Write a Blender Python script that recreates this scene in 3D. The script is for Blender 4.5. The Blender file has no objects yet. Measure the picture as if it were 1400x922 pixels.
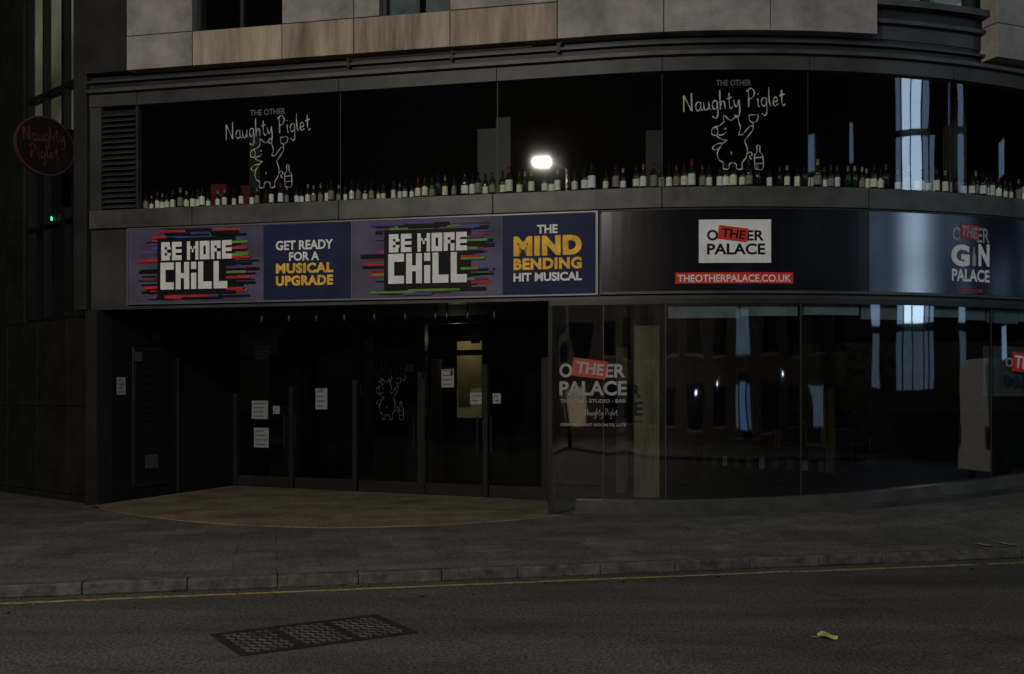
import bpy, math, random
from mathutils import Vector
random.seed(7)
C=bpy.context; scn=C.scene
scn.view_settings.view_transform='Standard'; scn.view_settings.look='None'; scn.view_settings.exposure=0
CAMZ=1.77; F=1400.0; HZ=549.0
# ------------------------------------------------------------------ materials
def mat(name,col,rough=.6,metal=0,var=.25,scale=3.0,bump=0,bscale=60,spec=.5,emit=None,es=0,streak=False,det=2,nosample=False):
    m=bpy.data.materials.new(name); m.use_nodes=True
    nt=m.node_tree; N=nt.nodes; L=nt.links; b=N['Principled BSDF']
    tc=N.new('ShaderNodeTexCoord'); mp=N.new('ShaderNodeMapping'); L.new(tc.outputs['Object'],mp.inputs[0])
    if streak: mp.inputs['Scale'].default_value=(3,3,.35)
    n=N.new('ShaderNodeTexNoise'); n.inputs['Scale'].default_value=scale; n.inputs['Detail'].default_value=det; n.inputs['Roughness'].default_value=.65
    L.new(mp.outputs[0],n.inputs['Vector'])
    r=N.new('ShaderNodeValToRGB'); r.color_ramp.elements[0].position=.3; r.color_ramp.elements[1].position=.7
    r.color_ramp.elements[0].color=tuple(c*(1-var) for c in col)+(1,); r.color_ramp.elements[1].color=tuple(min(1,c*(1+var)) for c in col)+(1,)
    L.new(n.outputs[0],r.inputs[0]); L.new(r.outputs[0],b.inputs['Base Color'])
    b.inputs['Roughness'].default_value=rough; b.inputs['Metallic'].default_value=metal
    b.inputs['Specular IOR Level'].default_value=spec
    if bump:
        n2=N.new('ShaderNodeTexNoise'); n2.inputs['Scale'].default_value=bscale; n2.inputs['Detail'].default_value=2
        L.new(tc.outputs['Object'],n2.inputs['Vector'])
        bp=N.new('ShaderNodeBump'); bp.inputs['Strength'].default_value=bump; bp.inputs['Distance'].default_value=.02
        L.new(n2.outputs[0],bp.inputs['Height']); L.new(bp.outputs[0],b.inputs['Normal'])
    if emit:
        b.inputs['Emission Color'].default_value=tuple(emit)+(1,); b.inputs['Emission Strength'].default_value=es
        if nosample: m.cycles.emission_sampling='NONE'
    return m
def glass(name,tint=(.72,.78,.74),base=.06,wave=.12,rough=.02):
    m=bpy.data.materials.new(name); m.use_nodes=True; nt=m.node_tree; N=nt.nodes; L=nt.links
    N.remove(N['Principled BSDF']); out=N['Material Output']
    t=N.new('ShaderNodeBsdfTransparent'); t.inputs[0].default_value=tint+(1,)
    g=N.new('ShaderNodeBsdfGlossy'); g.inputs['Roughness'].default_value=rough; g.inputs['Color'].default_value=(1,1,1,1)
    lw=N.new('ShaderNodeLayerWeight'); lw.inputs['Blend'].default_value=.5
    p=N.new('ShaderNodeMath'); p.operation='POWER'; p.inputs[1].default_value=4.0; L.new(lw.outputs['Facing'],p.inputs[0])
    a=N.new('ShaderNodeMath'); a.operation='MULTIPLY_ADD'; a.inputs[1].default_value=.85; a.inputs[2].default_value=base; L.new(p.outputs[0],a.inputs[0])
    tc=N.new('ShaderNodeTexCoord'); mp=N.new('ShaderNodeMapping'); mp.inputs['Scale'].default_value=(1,1,.4); L.new(tc.outputs['Object'],mp.inputs[0])
    n=N.new('ShaderNodeTexNoise'); n.inputs['Scale'].default_value=1.6; n.inputs['Detail'].default_value=1; L.new(mp.outputs[0],n.inputs['Vector'])
    bp=N.new('ShaderNodeBump'); bp.inputs['Strength'].default_value=wave; bp.inputs['Distance'].default_value=.02; L.new(n.outputs[0],bp.inputs['Height']); L.new(bp.outputs[0],g.inputs['Normal'])
    mx=N.new('ShaderNodeMixShader'); L.new(a.outputs[0],mx.inputs[0]); L.new(t.outputs[0],mx.inputs[1]); L.new(g.outputs[0],mx.inputs[2]); L.new(mx.outputs[0],out.inputs[0])
    return m
M={}
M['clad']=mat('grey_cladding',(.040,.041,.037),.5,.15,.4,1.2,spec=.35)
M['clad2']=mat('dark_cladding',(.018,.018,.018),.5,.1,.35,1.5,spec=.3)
M['cladn']=mat('neighbour_cladding',(.016,.017,.017),.5,.1,.4,1.2,spec=.3)  # darker base colour stands in for the weaker light at this end
M['ledge']=mat('ledge_metal',(.060,.061,.052),.5,.2,.4,2,spec=.35)
M['stone']=mat('limestone',(.265,.245,.228),.85,0,.36,2.0,.25,25,det=5,spec=.2)
M['stone2']=mat('limestone_weathered_warm_lit',(.285,.24,.19),.85,0,.6,1.0,.25,25,streak=True,det=5,spec=.2)  # weathering streaks, with the warm lamp light put into the colour too
M['black']=mat('black_metal',(.006,.006,.007),.5,0,.2,spec=.3)
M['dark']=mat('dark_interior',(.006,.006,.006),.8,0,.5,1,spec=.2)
M['darkfloor']=mat('dark_floor',(.018,.016,.014),.5,0,.4,2)
M['frame']=mat('door_frame_metal',(.024,.024,.023),.45,.2,.2,spec=.3)
M['silver']=mat('silver_trim',(.13,.13,.145),.45,.4,.15)
M['glass']=glass('window_glass',(.76,.80,.78),.07,.12,.02); M['glass2']=glass('shopfront_glass',(.46,.52,.51),.14,.3,.025)
M['glassd']=glass('door_glass',(.40,.44,.42),.06,.1,.02)
M['white']=mat('white_vinyl',(.72,.72,.72),.6,0,.10,5,spec=.2)
M['chalk']=mat('line_art_vinyl',(.40,.42,.33),.6,0,.2,9)
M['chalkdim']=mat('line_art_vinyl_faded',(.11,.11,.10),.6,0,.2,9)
M['yellow']=mat('yellow_vinyl',(.80,.46,.05),.6,0,.25,6,spec=.2)
M['red']=mat('red_vinyl',(.60,.035,.025),.6,0,.1,spec=.2)
M['lilac']=mat('lilac_banner',(.070,.066,.115),.6,0,.65,.9,spec=.2)
M['navy']=mat('navy_banner',(.011,.017,.055),.6,0,.35,1.5,spec=.15)
M['signblack']=mat('gloss_black_acrylic',(.005,.005,.008),.2,0,.2)
M['signblue']=mat('gloss_blueblack_acrylic',(.006,.009,.018),.15,0,.2,spec=1)
M['b_red']=mat('splash_red',(.45,.025,.025),.6,spec=.2); M['b_dred']=mat('splash_darkred',(.14,.015,.02),.6,spec=.2)
M['b_green']=mat('splash_green',(.12,.28,.04),.6,spec=.2); M['b_purple']=mat('splash_purple',(.10,.05,.22),.6,spec=.2)
M['b_black']=mat('splash_black',(.005,.005,.008),.6,spec=.15); M['b_blue']=mat('splash_blue',(.05,.08,.25),.6,spec=.2)
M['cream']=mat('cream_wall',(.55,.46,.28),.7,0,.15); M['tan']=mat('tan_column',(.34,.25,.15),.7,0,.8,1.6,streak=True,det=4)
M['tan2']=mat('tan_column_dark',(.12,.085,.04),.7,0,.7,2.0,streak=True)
M['paper']=mat('paper_notice',(.26,.27,.265),.8,0,.2,20)
M['greyprint']=mat('grey_print',(.06,.06,.06),.8)
M['decal']=mat('logo_vinyl_grey',(.27,.27,.27),.6); M['decalred']=mat('logo_vinyl_red',(.30,.03,.02),.6)
M['blind']=mat('roller_blind',(.46,.50,.56),.8,0,.25,3)
M['kerb']=mat('granite_kerb',(.080,.076,.069),.85,0,.6,6,.4,50,det=5,spec=.2)
M['line']=mat('yellow_road_paint',(.26,.21,.075),.7,0,.7,9,det=5)
M['iron']=mat('cast_iron',(.020,.019,.017),.6,.3,.4,8)
M['ironw']=mat('cast_iron_worn',(.070,.063,.055),.6,.2,.6,5)
M['leaf']=mat('leaf',(.30,.30,.09),.6,0,.3,30)
M['copper']=mat('copper_bulb',(.05,.02,.015),.35,.3,.2)
M['bottle']=mat('bottle_glass_green',(.012,.02,.010),.08,0,.3,spec=.8)
M['bottle2']=mat('bottle_glass_amber',(.03,.016,.006),.08,0,.3,spec=.8)
M['label']=mat('label_cream',(.88,.84,.68),.7,0,.2,30); M['label2']=mat('label_white',(.93,.93,.9),.7,0,.08,30); M['label3']=mat('label_grey',(.30,.27,.2),.7,0,.3,30)
M['foil']=mat('foil_red',(.15,.02,.02),.4); M['foil2']=mat('foil_gold',(.35,.28,.12),.35,.5)
M['disc']=mat('round_sign_face',(.010,.006,.006),.6,0,.3,4,spec=.08); M['discrim']=mat('round_sign_rim',(.07,.025,.022),.6,spec=.1)
M['litpane']=mat('lit_interior_panel',(.60,.66,.52),.5,0,.65,.7)  # pale panel, faint glow of a lit interior put into its colour
M['wood']=mat('table_wood',(.05,.03,.018),.5,0,.3,4)
M['green_em']=mat('green_lamp',(.05,.6,.2),.5,emit=(.05,1,.35),es=4,nosample=True)
M['blue_em']=mat('blue_lit_window',(.2,.3,.4),.5,0,.3,emit=(.55,.77,1),es=6.5)
M['blue_em2']=mat('blue_lit_window_dim',(.2,.3,.4),.5,emit=(.42,.64,1),es=1.3,nosample=True)
M['blue_em3']=mat('blue_lit_door',(.2,.3,.4),.5,emit=(.22,.42,1),es=.6,nosample=True)
M['blue_em4']=mat('night_lit_window',(.2,.3,.4),.5,emit=(.4,.6,.85),es=.35,nosample=True)
M['dot_em']=mat('lit_lamp_glass',(.5,.6,.7),.5,emit=(.7,.85,1),es=14,nosample=True)
M['warm_em']=mat('warm_lit_window',(.3,.25,.2),.5,emit=(1,.78,.5),es=.4,nosample=True)
M['brickw']=mat('brick_wall',(.08,.065,.055),.9,0,.4,3)
M['leafy']=mat('plant_leaf',(.02,.03,.015),.6,0,.4,8)
M['van']=mat('van_white_paint',(.80,.81,.83),.3,0,.05,2); M['tyre']=mat('tyre_rubber',(.015,.015,.015),.8); M['vanglass']=mat('van_window',(.01,.012,.015),.08); M['hub']=mat('wheel_hub',(.3,.3,.31),.4,.6); M['tail']=mat('tail_lamp',(.4,.02,.02),.3)
def ramp(N,a,ca,b,cb):
    r=N.new('ShaderNodeValToRGB'); r.color_ramp.elements[0].position=a; r.color_ramp.elements[1].position=b
    r.color_ramp.elements[0].color=ca+(1,); r.color_ramp.elements[1].color=cb+(1,); return r
def paving():
    m=bpy.data.materials.new('paving_slabs'); m.use_nodes=True; nt=m.node_tree;N=nt.nodes;L=nt.links;b=N['Principled BSDF']
    tc=N.new('ShaderNodeTexCoord'); mp=N.new('ShaderNodeMapping'); mp.inputs['Rotation'].default_value=(0,0,-math.atan(.23)); L.new(tc.outputs['Object'],mp.inputs[0])
    br=N.new('ShaderNodeTexBrick'); br.inputs['Scale'].default_value=1; br.inputs['Brick Width'].default_value=.92; br.inputs['Row Height'].default_value=.62
    br.inputs['Mortar Size'].default_value=.008; br.inputs['Mortar Smooth'].default_value=.5; br.inputs['Bias'].default_value=0
    br.inputs['Color1'].default_value=(.100,.097,.090,1); br.inputs['Color2'].default_value=(.142,.136,.126,1); br.inputs['Mortar'].default_value=(.055,.052,.047,1)
    L.new(mp.outputs[0],br.inputs['Vector'])
    n=N.new('ShaderNodeTexNoise'); n.inputs['Scale'].default_value=.9; n.inputs['Detail'].default_value=6; n.inputs['Roughness'].default_value=.72; L.new(tc.outputs['Object'],n.inputs['Vector'])
    r=ramp(N,.32,(.45,.45,.45),.68,(1.15,1.15,1.15)); L.new(n.outputs[0],r.inputs[0])
    n3=N.new('ShaderNodeTexNoise'); n3.inputs['Scale'].default_value=22; n3.inputs['Detail'].default_value=3; n3.inputs['Roughness'].default_value=.8; L.new(tc.outputs['Object'],n3.inputs['Vector'])
    r3=ramp(N,.35,(.55,.55,.55),.65,(1.4,1.4,1.4)); L.new(n3.outputs[0],r3.inputs[0])
    x=N.new('ShaderNodeMixRGB'); x.blend_type='MULTIPLY'; x.inputs[0].default_value=1; L.new(br.outputs[0],x.inputs[1]); L.new(r.outputs[0],x.inputs[2])
    x2=N.new('ShaderNodeMixRGB'); x2.blend_type='MULTIPLY'; x2.inputs[0].default_value=1; L.new(x.outputs[0],x2.inputs[1]); L.new(r3.outputs[0],x2.inputs[2])
    L.new(x2.outputs[0],b.inputs['Base Color']); b.inputs['Roughness'].default_value=.85; b.inputs['Specular IOR Level'].default_value=.25
    bp2=N.new('ShaderNodeBump'); bp2.inputs['Strength'].default_value=.4; bp2.inputs['Distance'].default_value=.008; L.new(n3.outputs[0],bp2.inputs['Height']); L.new(bp2.outputs[0],b.inputs['Normal'])
    return m
def speck(name,c1,c2,sc,big,rough=.85,bump=.5,cracks=False):
    m=bpy.data.materials.new(name); m.use_nodes=True; nt=m.node_tree;N=nt.nodes;L=nt.links;b=N['Principled BSDF']
    tc=N.new('ShaderNodeTexCoord')
    v=N.new('ShaderNodeTexNoise'); v.inputs['Scale'].default_value=sc; v.inputs['Detail'].default_value=3; v.inputs['Roughness'].default_value=.85; L.new(tc.outputs['Object'],v.inputs['Vector'])
    r=ramp(N,.38,c1,.64,c2); L.new(v.outputs[0],r.inputs[0])
    mp=N.new('ShaderNodeMapping'); mp.inputs['Rotation'].default_value=(0,0,-math.atan(.23)); mp.inputs['Scale'].default_value=(.45,1.6,1) if cracks else (1,1,1); L.new(tc.outputs['Object'],mp.inputs[0])
    n=N.new('ShaderNodeTexNoise'); n.inputs['Scale'].default_value=big; n.inputs['Detail'].default_value=5; n.inputs['Roughness'].default_value=.65; L.new(mp.outputs[0],n.inputs['Vector'])
    r2=ramp(N,.35,(.6,.6,.6),.65,(1.2,1.2,1.2)); L.new(n.outputs[0],r2.inputs[0])
    x=N.new('ShaderNodeMixRGB'); x.blend_type='MULTIPLY'; x.inputs[0].default_value=1; L.new(r.outputs[0],x.inputs[1]); L.new(r2.outputs[0],x.inputs[2]); last=x
    if cracks:
        vo=N.new('ShaderNodeTexVoronoi'); vo.feature='DISTANCE_TO_EDGE'; vo.inputs['Scale'].default_value=.33
        nz=N.new('ShaderNodeTexNoise'); nz.inputs['Scale'].default_value=2.5; nz.inputs['Detail'].default_value=3; L.new(tc.outputs['Object'],nz.inputs['Vector'])
        mx=N.new('ShaderNodeMixRGB'); mx.blend_type='ADD'; mx.inputs[0].default_value=.5; L.new(tc.outputs['Object'],mx.inputs[1]); L.new(nz.outputs['Color'],mx.inputs[2]); L.new(mx.outputs[0],vo.inputs['Vector'])
        rc=ramp(N,.0,(.45,.45,.45),.007,(1,1,1)); L.new(vo.outputs['Distance'],rc.inputs[0])
        x3=N.new('ShaderNodeMixRGB'); x3.blend_type='MULTIPLY'; x3.inputs[0].default_value=.6; L.new(x.outputs[0],x3.inputs[1]); L.new(rc.outputs[0],x3.inputs[2]); last=x3
    L.new(last.outputs[0],b.inputs['Base Color'])
    b.inputs['Roughness'].default_value=rough; b.inputs['Specular IOR Level'].default_value=.25
    bp=N.new('ShaderNodeBump'); bp.inputs['Strength'].default_value=bump; bp.inputs['Distance'].default_value=.015; L.new(v.outputs[0],bp.inputs['Height']); L.new(bp.outputs[0],b.inputs['Normal'])
    return m
M['paving']=paving()
M['asphalt']=speck('asphalt',(.018,.0175,.017),(.122,.115,.108),34,.7,cracks=True)
M['terrazzo']=speck('entrance_terrazzo',(.13,.10,.065),(.29,.235,.16),30,1.2,.6,.1)
M['ground']=mat('ground',(.05,.05,.045),.9)
# ------------------------------------------------------------------ mesh builder
class MB:
    def __init__(s): s.v=[];s.f=[];s.m=[];s.mats=[];s.sm=[]
    def mi(s,k):
        if k not in s.mats: s.mats.append(k)
        return s.mats.index(k)
    def add(s,vs,fs,k,smooth=False):
        o=len(s.v); s.v+= [tuple(v) for v in vs]; i=s.mi(k)
        for f in fs: s.f.append([a+o for a in f]); s.m.append(i); s.sm.append(smooth)
    def obj(s,name,parent=None,bevel=0):
        me=bpy.data.meshes.new(name); me.from_pydata(s.v,[],s.f)
        for k in s.mats: me.materials.append(M[k])
        me.polygons.foreach_set('material_index',s.m); me.polygons.foreach_set('use_smooth',s.sm); me.update()
        o=bpy.data.objects.new(name,me); C.collection.objects.link(o)
        if parent: o.parent=parent
        if bevel:
            b=o.modifiers.new('bevel','BEVEL'); b.width=bevel; b.segments=2; b.limit_method='ANGLE'; b.angle_limit=math.radians(50)
        return o
def empty(name):
    e=bpy.data.objects.new(name,None); C.collection.objects.link(e); e.empty_display_size=.3; return e
BOXF=[(0,1,2,3),(7,6,5,4),(0,4,5,1),(1,5,6,2),(2,6,7,3),(3,7,4,0)]
def box(mb,c,s,k,rz=0):
    cx,cy,cz=c; hx,hy,hz=s[0]/2,s[1]/2,s[2]/2; vs=[]
    for z in(-hz,hz):
        for x,y in((-hx,-hy),(-hx,hy),(hx,hy),(hx,-hy)):
            vs.append((cx+x*math.cos(rz)-y*math.sin(rz),cy+x*math.sin(rz)+y*math.cos(rz),cz+z))
    mb.add(vs,BOXF,k)
def lathe(mb,c,prof,k,n=12,smooth=True):
    vs=[];fs=[]
    for z,r in prof:
        for i in range(n):
            a=2*math.pi*i/n; vs.append((c[0]+r*math.cos(a),c[1]+r*math.sin(a),c[2]+z))
    for j in range(len(prof)-1):
        for i in range(n):
            fs.append((j*n+i,j*n+(i+1)%n,(j+1)*n+(i+1)%n,(j+1)*n+i))
    mb.add(vs,fs,k,smooth)
def tube(mb,p,q,r,k,n=8):
    p=Vector(p);q=Vector(q);d=(q-p).normalized(); u=d.orthogonal().normalized(); w=d.cross(u); vs=[];fs=[]
    for c in(p,q):
        for i in range(n):
            a=2*math.pi*i/n; vs.append(c+u*r*math.cos(a)+w*r*math.sin(a))
    for i in range(n): fs.append((i,(i+1)%n,n+(i+1)%n,n+i))
    fs.append(tuple(range(n))[::-1]); fs.append(tuple(range(n,2*n))); mb.add(vs,fs,k,False)
# ------------------------------------------------------------------ facade plan: straight wall then 11 m radius arc
R=11.0; A0=math.radians(-11.8); T=(1.35,15.70)
CX=T[0]-R*math.sin(A0); CY=T[1]+R*math.cos(A0)
def P(s,z,off=0.0):
    if s<=0:
        d=(math.cos(A0),math.sin(A0)); n=(math.sin(A0),-math.cos(A0))
        return Vector((T[0]+s*d[0]+off*n[0],T[1]+s*d[1]+off*n[1],z))
    a=A0+min(s,16.5)/R; e=max(0,s-16.5)
    return Vector((CX+(R+off)*math.sin(a)+e*math.cos(a),CY-(R+off)*math.cos(a)+e*math.sin(a),z))
def arclen_from_px(fn,a,b):   # arclength along a wall where the ray through an image pixel column meets it
    def g(px):
        t=(px-700)/F; lo,hi=a,b
        for _ in range(50):
            m=(lo+hi)/2; p=fn(m,0)
            if p.x/p.y<t: lo=m
            else: hi=m
        return (lo+hi)/2
    return g
S=arclen_from_px(P,-14,13)
def Z(px,py,fn=P,sv=S):
    return CAMZ+(HZ-py)/F*fn(sv(px),0).y
def segs(a,b,step=.22):
    pts=[a]
    if b>0:
        st=max(a,0)
        if a<0: pts.append(0)
        n=max(1,int((b-st)/step)); pts+=[st+(b-st)*i/n for i in range(1,n+1)]
    else: pts.append(b)
    return pts
def pbox(mb,s0,s1,z0,z1,o0,o1,k,fn=P,step=.22,smooth=False):
    f0=z0 if callable(z0) else (lambda s:z0); f1=z1 if callable(z1) else (lambda s:z1)
    ss=segs(s0,s1,step) if fn is P else [s0,s1]
    lo,hi=min(o0,o1),max(o0,o1); vs=[];fs=[]
    for s in ss: vs+=[fn(s,f0(s),hi),fn(s,f1(s),hi),fn(s,f1(s),lo),fn(s,f0(s),lo)]
    n=len(ss)
    for i in range(n-1):
        a=i*4;b=a+4
        fs+=[(a,b,b+1,a+1),(a+1,b+1,b+2,a+2),(a+2,b+2,b+3,a+3),(a+3,b+3,b,a)]
    fs+=[(0,1,2,3),tuple(4*(n-1)+j for j in(3,2,1,0))]
    mb.add(vs,fs,k,smooth)
def sheet(mb,s0,s1,z0,z1,off,k,fn=P,step=.12):
    f0=z0 if callable(z0) else (lambda s:z0); f1=z1 if callable(z1) else (lambda s:z1)
    ss=segs(s0,s1,step) if fn is P else [s0,s1]; vs=[];fs=[]
    for s in ss: vs+=[fn(s,f0(s),off),fn(s,f1(s),off)]
    for i in range(len(ss)-1): a=2*i; fs.append((a,a+2,a+3,a+1))
    mb.add(vs,fs,k,True)
def rise(X): return .0052*min(max(X,0),10.5)**2
def Yk(X): return 10.93+.23*X
def Yf(X):
    if X<T[0]: return T[1]-(X-T[0])*math.tan(-A0)
    x=min(X,13.2); return CY-math.sqrt(R*R-(x-CX)**2)
def ptop(s): return .25+1.05*rise(P(s,0).x)
# ------------------------------------------------------------------ 2D text / line art
def text2d(txt,bold=0.0,spacing=1.0):
    cu=bpy.data.curves.new('t','FONT'); cu.body=txt; cu.size=1; cu.offset=bold; cu.space_character=spacing; cu.resolution_u=4
    o=bpy.data.objects.new('t',cu); C.collection.objects.link(o); C.view_layer.update()
    me=bpy.data.meshes.new_from_object(o.evaluated_get(C.evaluated_depsgraph_get()))
    v=[(p.co.x,p.co.y) for p in me.vertices]; f=[tuple(p.vertices) for p in me.polygons]
    bpy.data.objects.remove(o); bpy.data.curves.remove(cu); bpy.data.meshes.remove(me); return v,f
GL={'B':["111","101","110","101","111"],'E':["111","100","111","100","111"],'M':["10001","11011","10101","10001","10001"],'O':["111","101","101","101","111"],
'R':["111","101","110","101","101"],'C':["111","100","100","100","111"],'H':["101","101","111","101","101"],'L':["100","100","100","100","111"],'I':["1","1","1","1","1"],
'i':["1","0","1","1","1"]}
def block2d(txt):
    v=[];f=[];x=0; H=[1.7,.9,1.2,.9,1.7]
    for ch in txt:
        if ch==' ': x+=2.2; continue
        g=GL[ch]; W={1:[2],3:[2,1.3,2],5:[1.7,1,.9,1,1.7]}[len(g[0])]
        y=sum(H)
        for r,row in enumerate(g):
            h=H[r]; xx=x
            for c,b in enumerate(row):
                if b=='1':
                    o=len(v); x1=xx+W[c]
                    if ch=='B' and c==2 and r in(0,4) : x1-=.5
                    v+=[(xx,y-h),(x1,y-h),(x1,y),(xx,y)]; f.append((o,o+1,o+2,o+3))
                xx+=W[c]
            y-=h
        x+=sum(W)+.75
    return v,f
def fit(mb,vf,s0,s1,z0,z1,off,k,fn=P,rot=0.0):
    v,f=vf; xs=[a[0] for a in v]; ys=[a[1] for a in v]; x0,x1,y0,y1=min(xs),max(xs),min(ys),max(ys)
    cs,cz=(s0+s1)/2,(z0+z1)/2; o=[]
    for x,y in v:
        u=s0+(x-x0)/(x1-x0)*(s1-s0)-cs; w=z0+(y-y0)/max(1e-6,(y1-y0))*(z1-z0)-cz
        o.append(fn(cs+u*math.cos(rot)-w*math.sin(rot),cz+u*math.sin(rot)+w*math.cos(rot),off))
    mb.add(o,f,k)
def fpx(mb,vf,x0,x1,yt,yb,off,k,fn=P,sv=None,rot=0.0):
    sv=sv or S; xm=(x0+x1)/2
    fit(mb,vf,sv(x0),sv(x1),Z(xm,yb,fn,sv),Z(xm,yt,fn,sv),off,k,fn,rot)
SQ=([(i/14,j) for i in range(15) for j in(0,1)],[(2*i,2*i+2,2*i+3,2*i+1) for i in range(14)])
def smooth_line(pts,n=5):
    if len(pts)<3: return pts
    out=[]; p=[pts[0]]+list(pts)+[pts[-1]]
    for i in range(1,len(p)-2):
        for j in range(n):
            t=j/n; o=[]
            for d in(0,1):
                a,b,c,e=p[i-1][d],p[i][d],p[i+1][d],p[i+2][d]
                o.append(.5*((2*b)+(-a+c)*t+(2*a-5*b+4*c-e)*t*t+(-a+3*b-3*c+e)*t**3))
            out.append(tuple(o))
    out.append(pts[-1]); return out
def strokes(mb,lines,x0,z0,w,h,off,k,fn,width,rot=0.0):
    cr,sr=math.cos(rot),math.sin(rot)
    for li,l in enumerate(lines):
        pts=[(x*w,y*h) for x,y in smooth_line(l)]
        v=[];f=[]
        for i,(x,y) in enumerate(pts):
            a=pts[max(0,i-1)]; b=pts[min(len(pts)-1,i+1)]; dx,dy=b[0]-a[0],b[1]-a[1]; d=math.hypot(dx,dy) or 1
            ww=width*(.75+.35*math.sin(i*.7+li))
            nx,ny=-dy/d*ww/2,dx/d*ww/2
            for q in((x+nx,y+ny),(x-nx,y-ny)): v.append(fn(x0+q[0]*cr-q[1]*sr,z0+q[0]*sr+q[1]*cr,off+.0004*(li%7)))
        for i in range(len(pts)-1): f.append((2*i,2*i+1,2*i+3,2*i+2))
        mb.add(v,f,k)
LET={'N':(.85,[[(0,0),(.06,1)],[(.06,1),(.35,.5),(.62,.02)],[(.62,.02),(.68,1.1)]]),
'a':(.62,[[(.45,.5),(.2,.52),(.05,.25),(.2,.0),(.42,.15),(.45,.5),(.47,.12),(.6,0)]]),
'u':(.6,[[(.03,.5),(.05,.12),(.2,0),(.4,.15),(.44,.5),(.44,.12),(.56,0)]]),
'g':(.58,[[(.45,.5),(.2,.52),(.05,.25),(.2,.02),(.42,.15),(.46,.5),(.45,-.3),(.28,-.55),(.02,-.4)]]),
'h':(.55,[[(.08,1.15),(.05,.5),(.05,0)],[(.05,.2),(.2,.48),(.38,.4),(.42,0)]]),
't':(.5,[[(.2,.95),(.18,.2),(.3,0),(.44,.1)],[(.0,.6),(.42,.68)]]),
'y':(.62,[[(0,.5),(.06,.18),(.22,.1),(.42,.5)],[(.42,.5),(.42,-.2),(.25,-.58),(0,-.4)]]),
' ':(.35,[]),'P':(.72,[[(.1,0),(.12,.55),(.12,1.05)],[(-.02,.95),(.35,1.15),(.6,.88),(.42,.58),(.1,.5)]]),
'i':(.25,[[(.08,.5),(.08,.1),(.18,0)],[(.1,.75),(.12,.8)]]),'l':(.28,[[(.08,1.15),(.06,.3),(.18,0)]]),
'e':(.52,[[(.05,.25),(.38,.3),(.3,.52),(.12,.45),(.04,.2),(.18,0),(.42,.12)]])}
def hand(txt):
    x=0;o=[]
    for c in txt:
        w,ls=LET[c]
        for l in ls: o.append([(x+a,b) for a,b in l])
        x+=w+.04
    return [[(a/x,b) for a,b in l] for l in o]
# pig standing, snout to the left, right arm raising a wine glass, bottle beside it
PIG=[[(.02,.85),(-.05,.80),(-.05,.70),(.04,.67)],[(.04,.85),(.07,.76),(.05,.68)],[(.02,.85),(.12,.88),(.20,.95)],[(.20,.95),(.19,1.07),(.31,.98)],[(.31,.98),(.38,.98)],[(.37,.98),(.47,1.07),(.50,.93)],
[(.50,.93),(.54,.82),(.50,.70),(.58,.69),(.66,.78),(.74,.86),(.80,.85),(.79,.78),(.70,.66),(.62,.56)],[(.04,.67),(.14,.60),(.26,.57)],
[(.24,.57),(.13,.46),(.06,.32),(.09,.19),(.18,.12),(.18,.01),(.29,.0),(.31,.10),(.38,.12),(.45,.09),(.46,.0),(.57,.0),(.57,.11),(.66,.24),(.68,.40),(.62,.56)],
[(.20,.80),(.23,.82),(.22,.79)],[(.0,.79),(.01,.80)],[(.0,.73),(.01,.74)],[(.08,.68),(.18,.69),(.24,.74)],[(.19,.52),(.05,.50),(-.04,.43),(.02,.38),(.13,.44)],
[(.67,.30),(.75,.34),(.78,.28),(.72,.25),(.77,.19)],[(.72,1.08),(.73,.97),(.80,.93),(.88,.97),(.90,1.08),(.72,1.08)],[(.80,.93),(.80,.84)],
[(.84,0),(.83,.26),(.88,.34),(.88,.46),(.94,.46),(.94,.34),(1.0,.26),(1.0,0),(.84,0)],[(.83,.10),(1.0,.11)],[(.83,.22),(1.0,.23)],[(.34,.34),(.36,.31),(.34,.29)]]
# ------------------------------------------------------------------ GROUND
g=MB(); g.add([(-200,-200,-.126),(200,-200,-.126),(200,200,-.126),(-200,200,-.126)],[(0,1,2,3)],'ground'); g.obj('ground')
r=MB(); r.add([(-40,Yk(-40)-14,-.12),(40,Yk(40)-14,-.12),(40,Yk(40)+.05,-.12),(-40,Yk(-40)+.05,-.12)],[(0,1,2,3)],'asphalt'); r.obj('road')
pv=MB(); NX,NY=80,14; vs=[];fs=[]
for i in range(NX+1):
    X=-40+i*1.0
    y0=Yk(X)+.15; y1=Yf(X)
    if X<-7: y1=17.6+(-7-X)*.2
    y1=max(y1,y0+2)
    for j in range(NY+1):
        if j<=9: t=j/9; y=y0+(y1-y0)*t; z=rise(X)*t*t*(3-2*t)
        else: y=y1+(j-9)*3.0; z=rise(X)
        vs.append((X,y,z))
for i in range(NX):
    for j in range(NY): a=i*(NY+1)+j; fs.append((a,a+NY+1,a+NY+2,a+1))
pv.add(vs,fs,'paving',True); pv.obj('pavement')
kb=MB(); ka=math.atan(.23); u=(math.cos(ka),math.sin(ka)); n_=(-u[1],u[0]); x=-30.0
while x<34:
    L=random.uniform(.8,1.0); p0=(x*u[0],10.93+x*u[1]); gap=.005
    h=random.uniform(-.004,.003); o=random.uniform(-.006,.006)
    cx=p0[0]+u[0]*L/2+n_[0]*(.07+o); cy=p0[1]+u[1]*L/2+n_[1]*(.07+o)
    box(kb,(cx,cy,-.06+.003+h),(L-gap,.15,.125),'kerb',ka+random.uniform(-.004,.004)); x+=L
kb.obj('kerb',bevel=.016)
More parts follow.
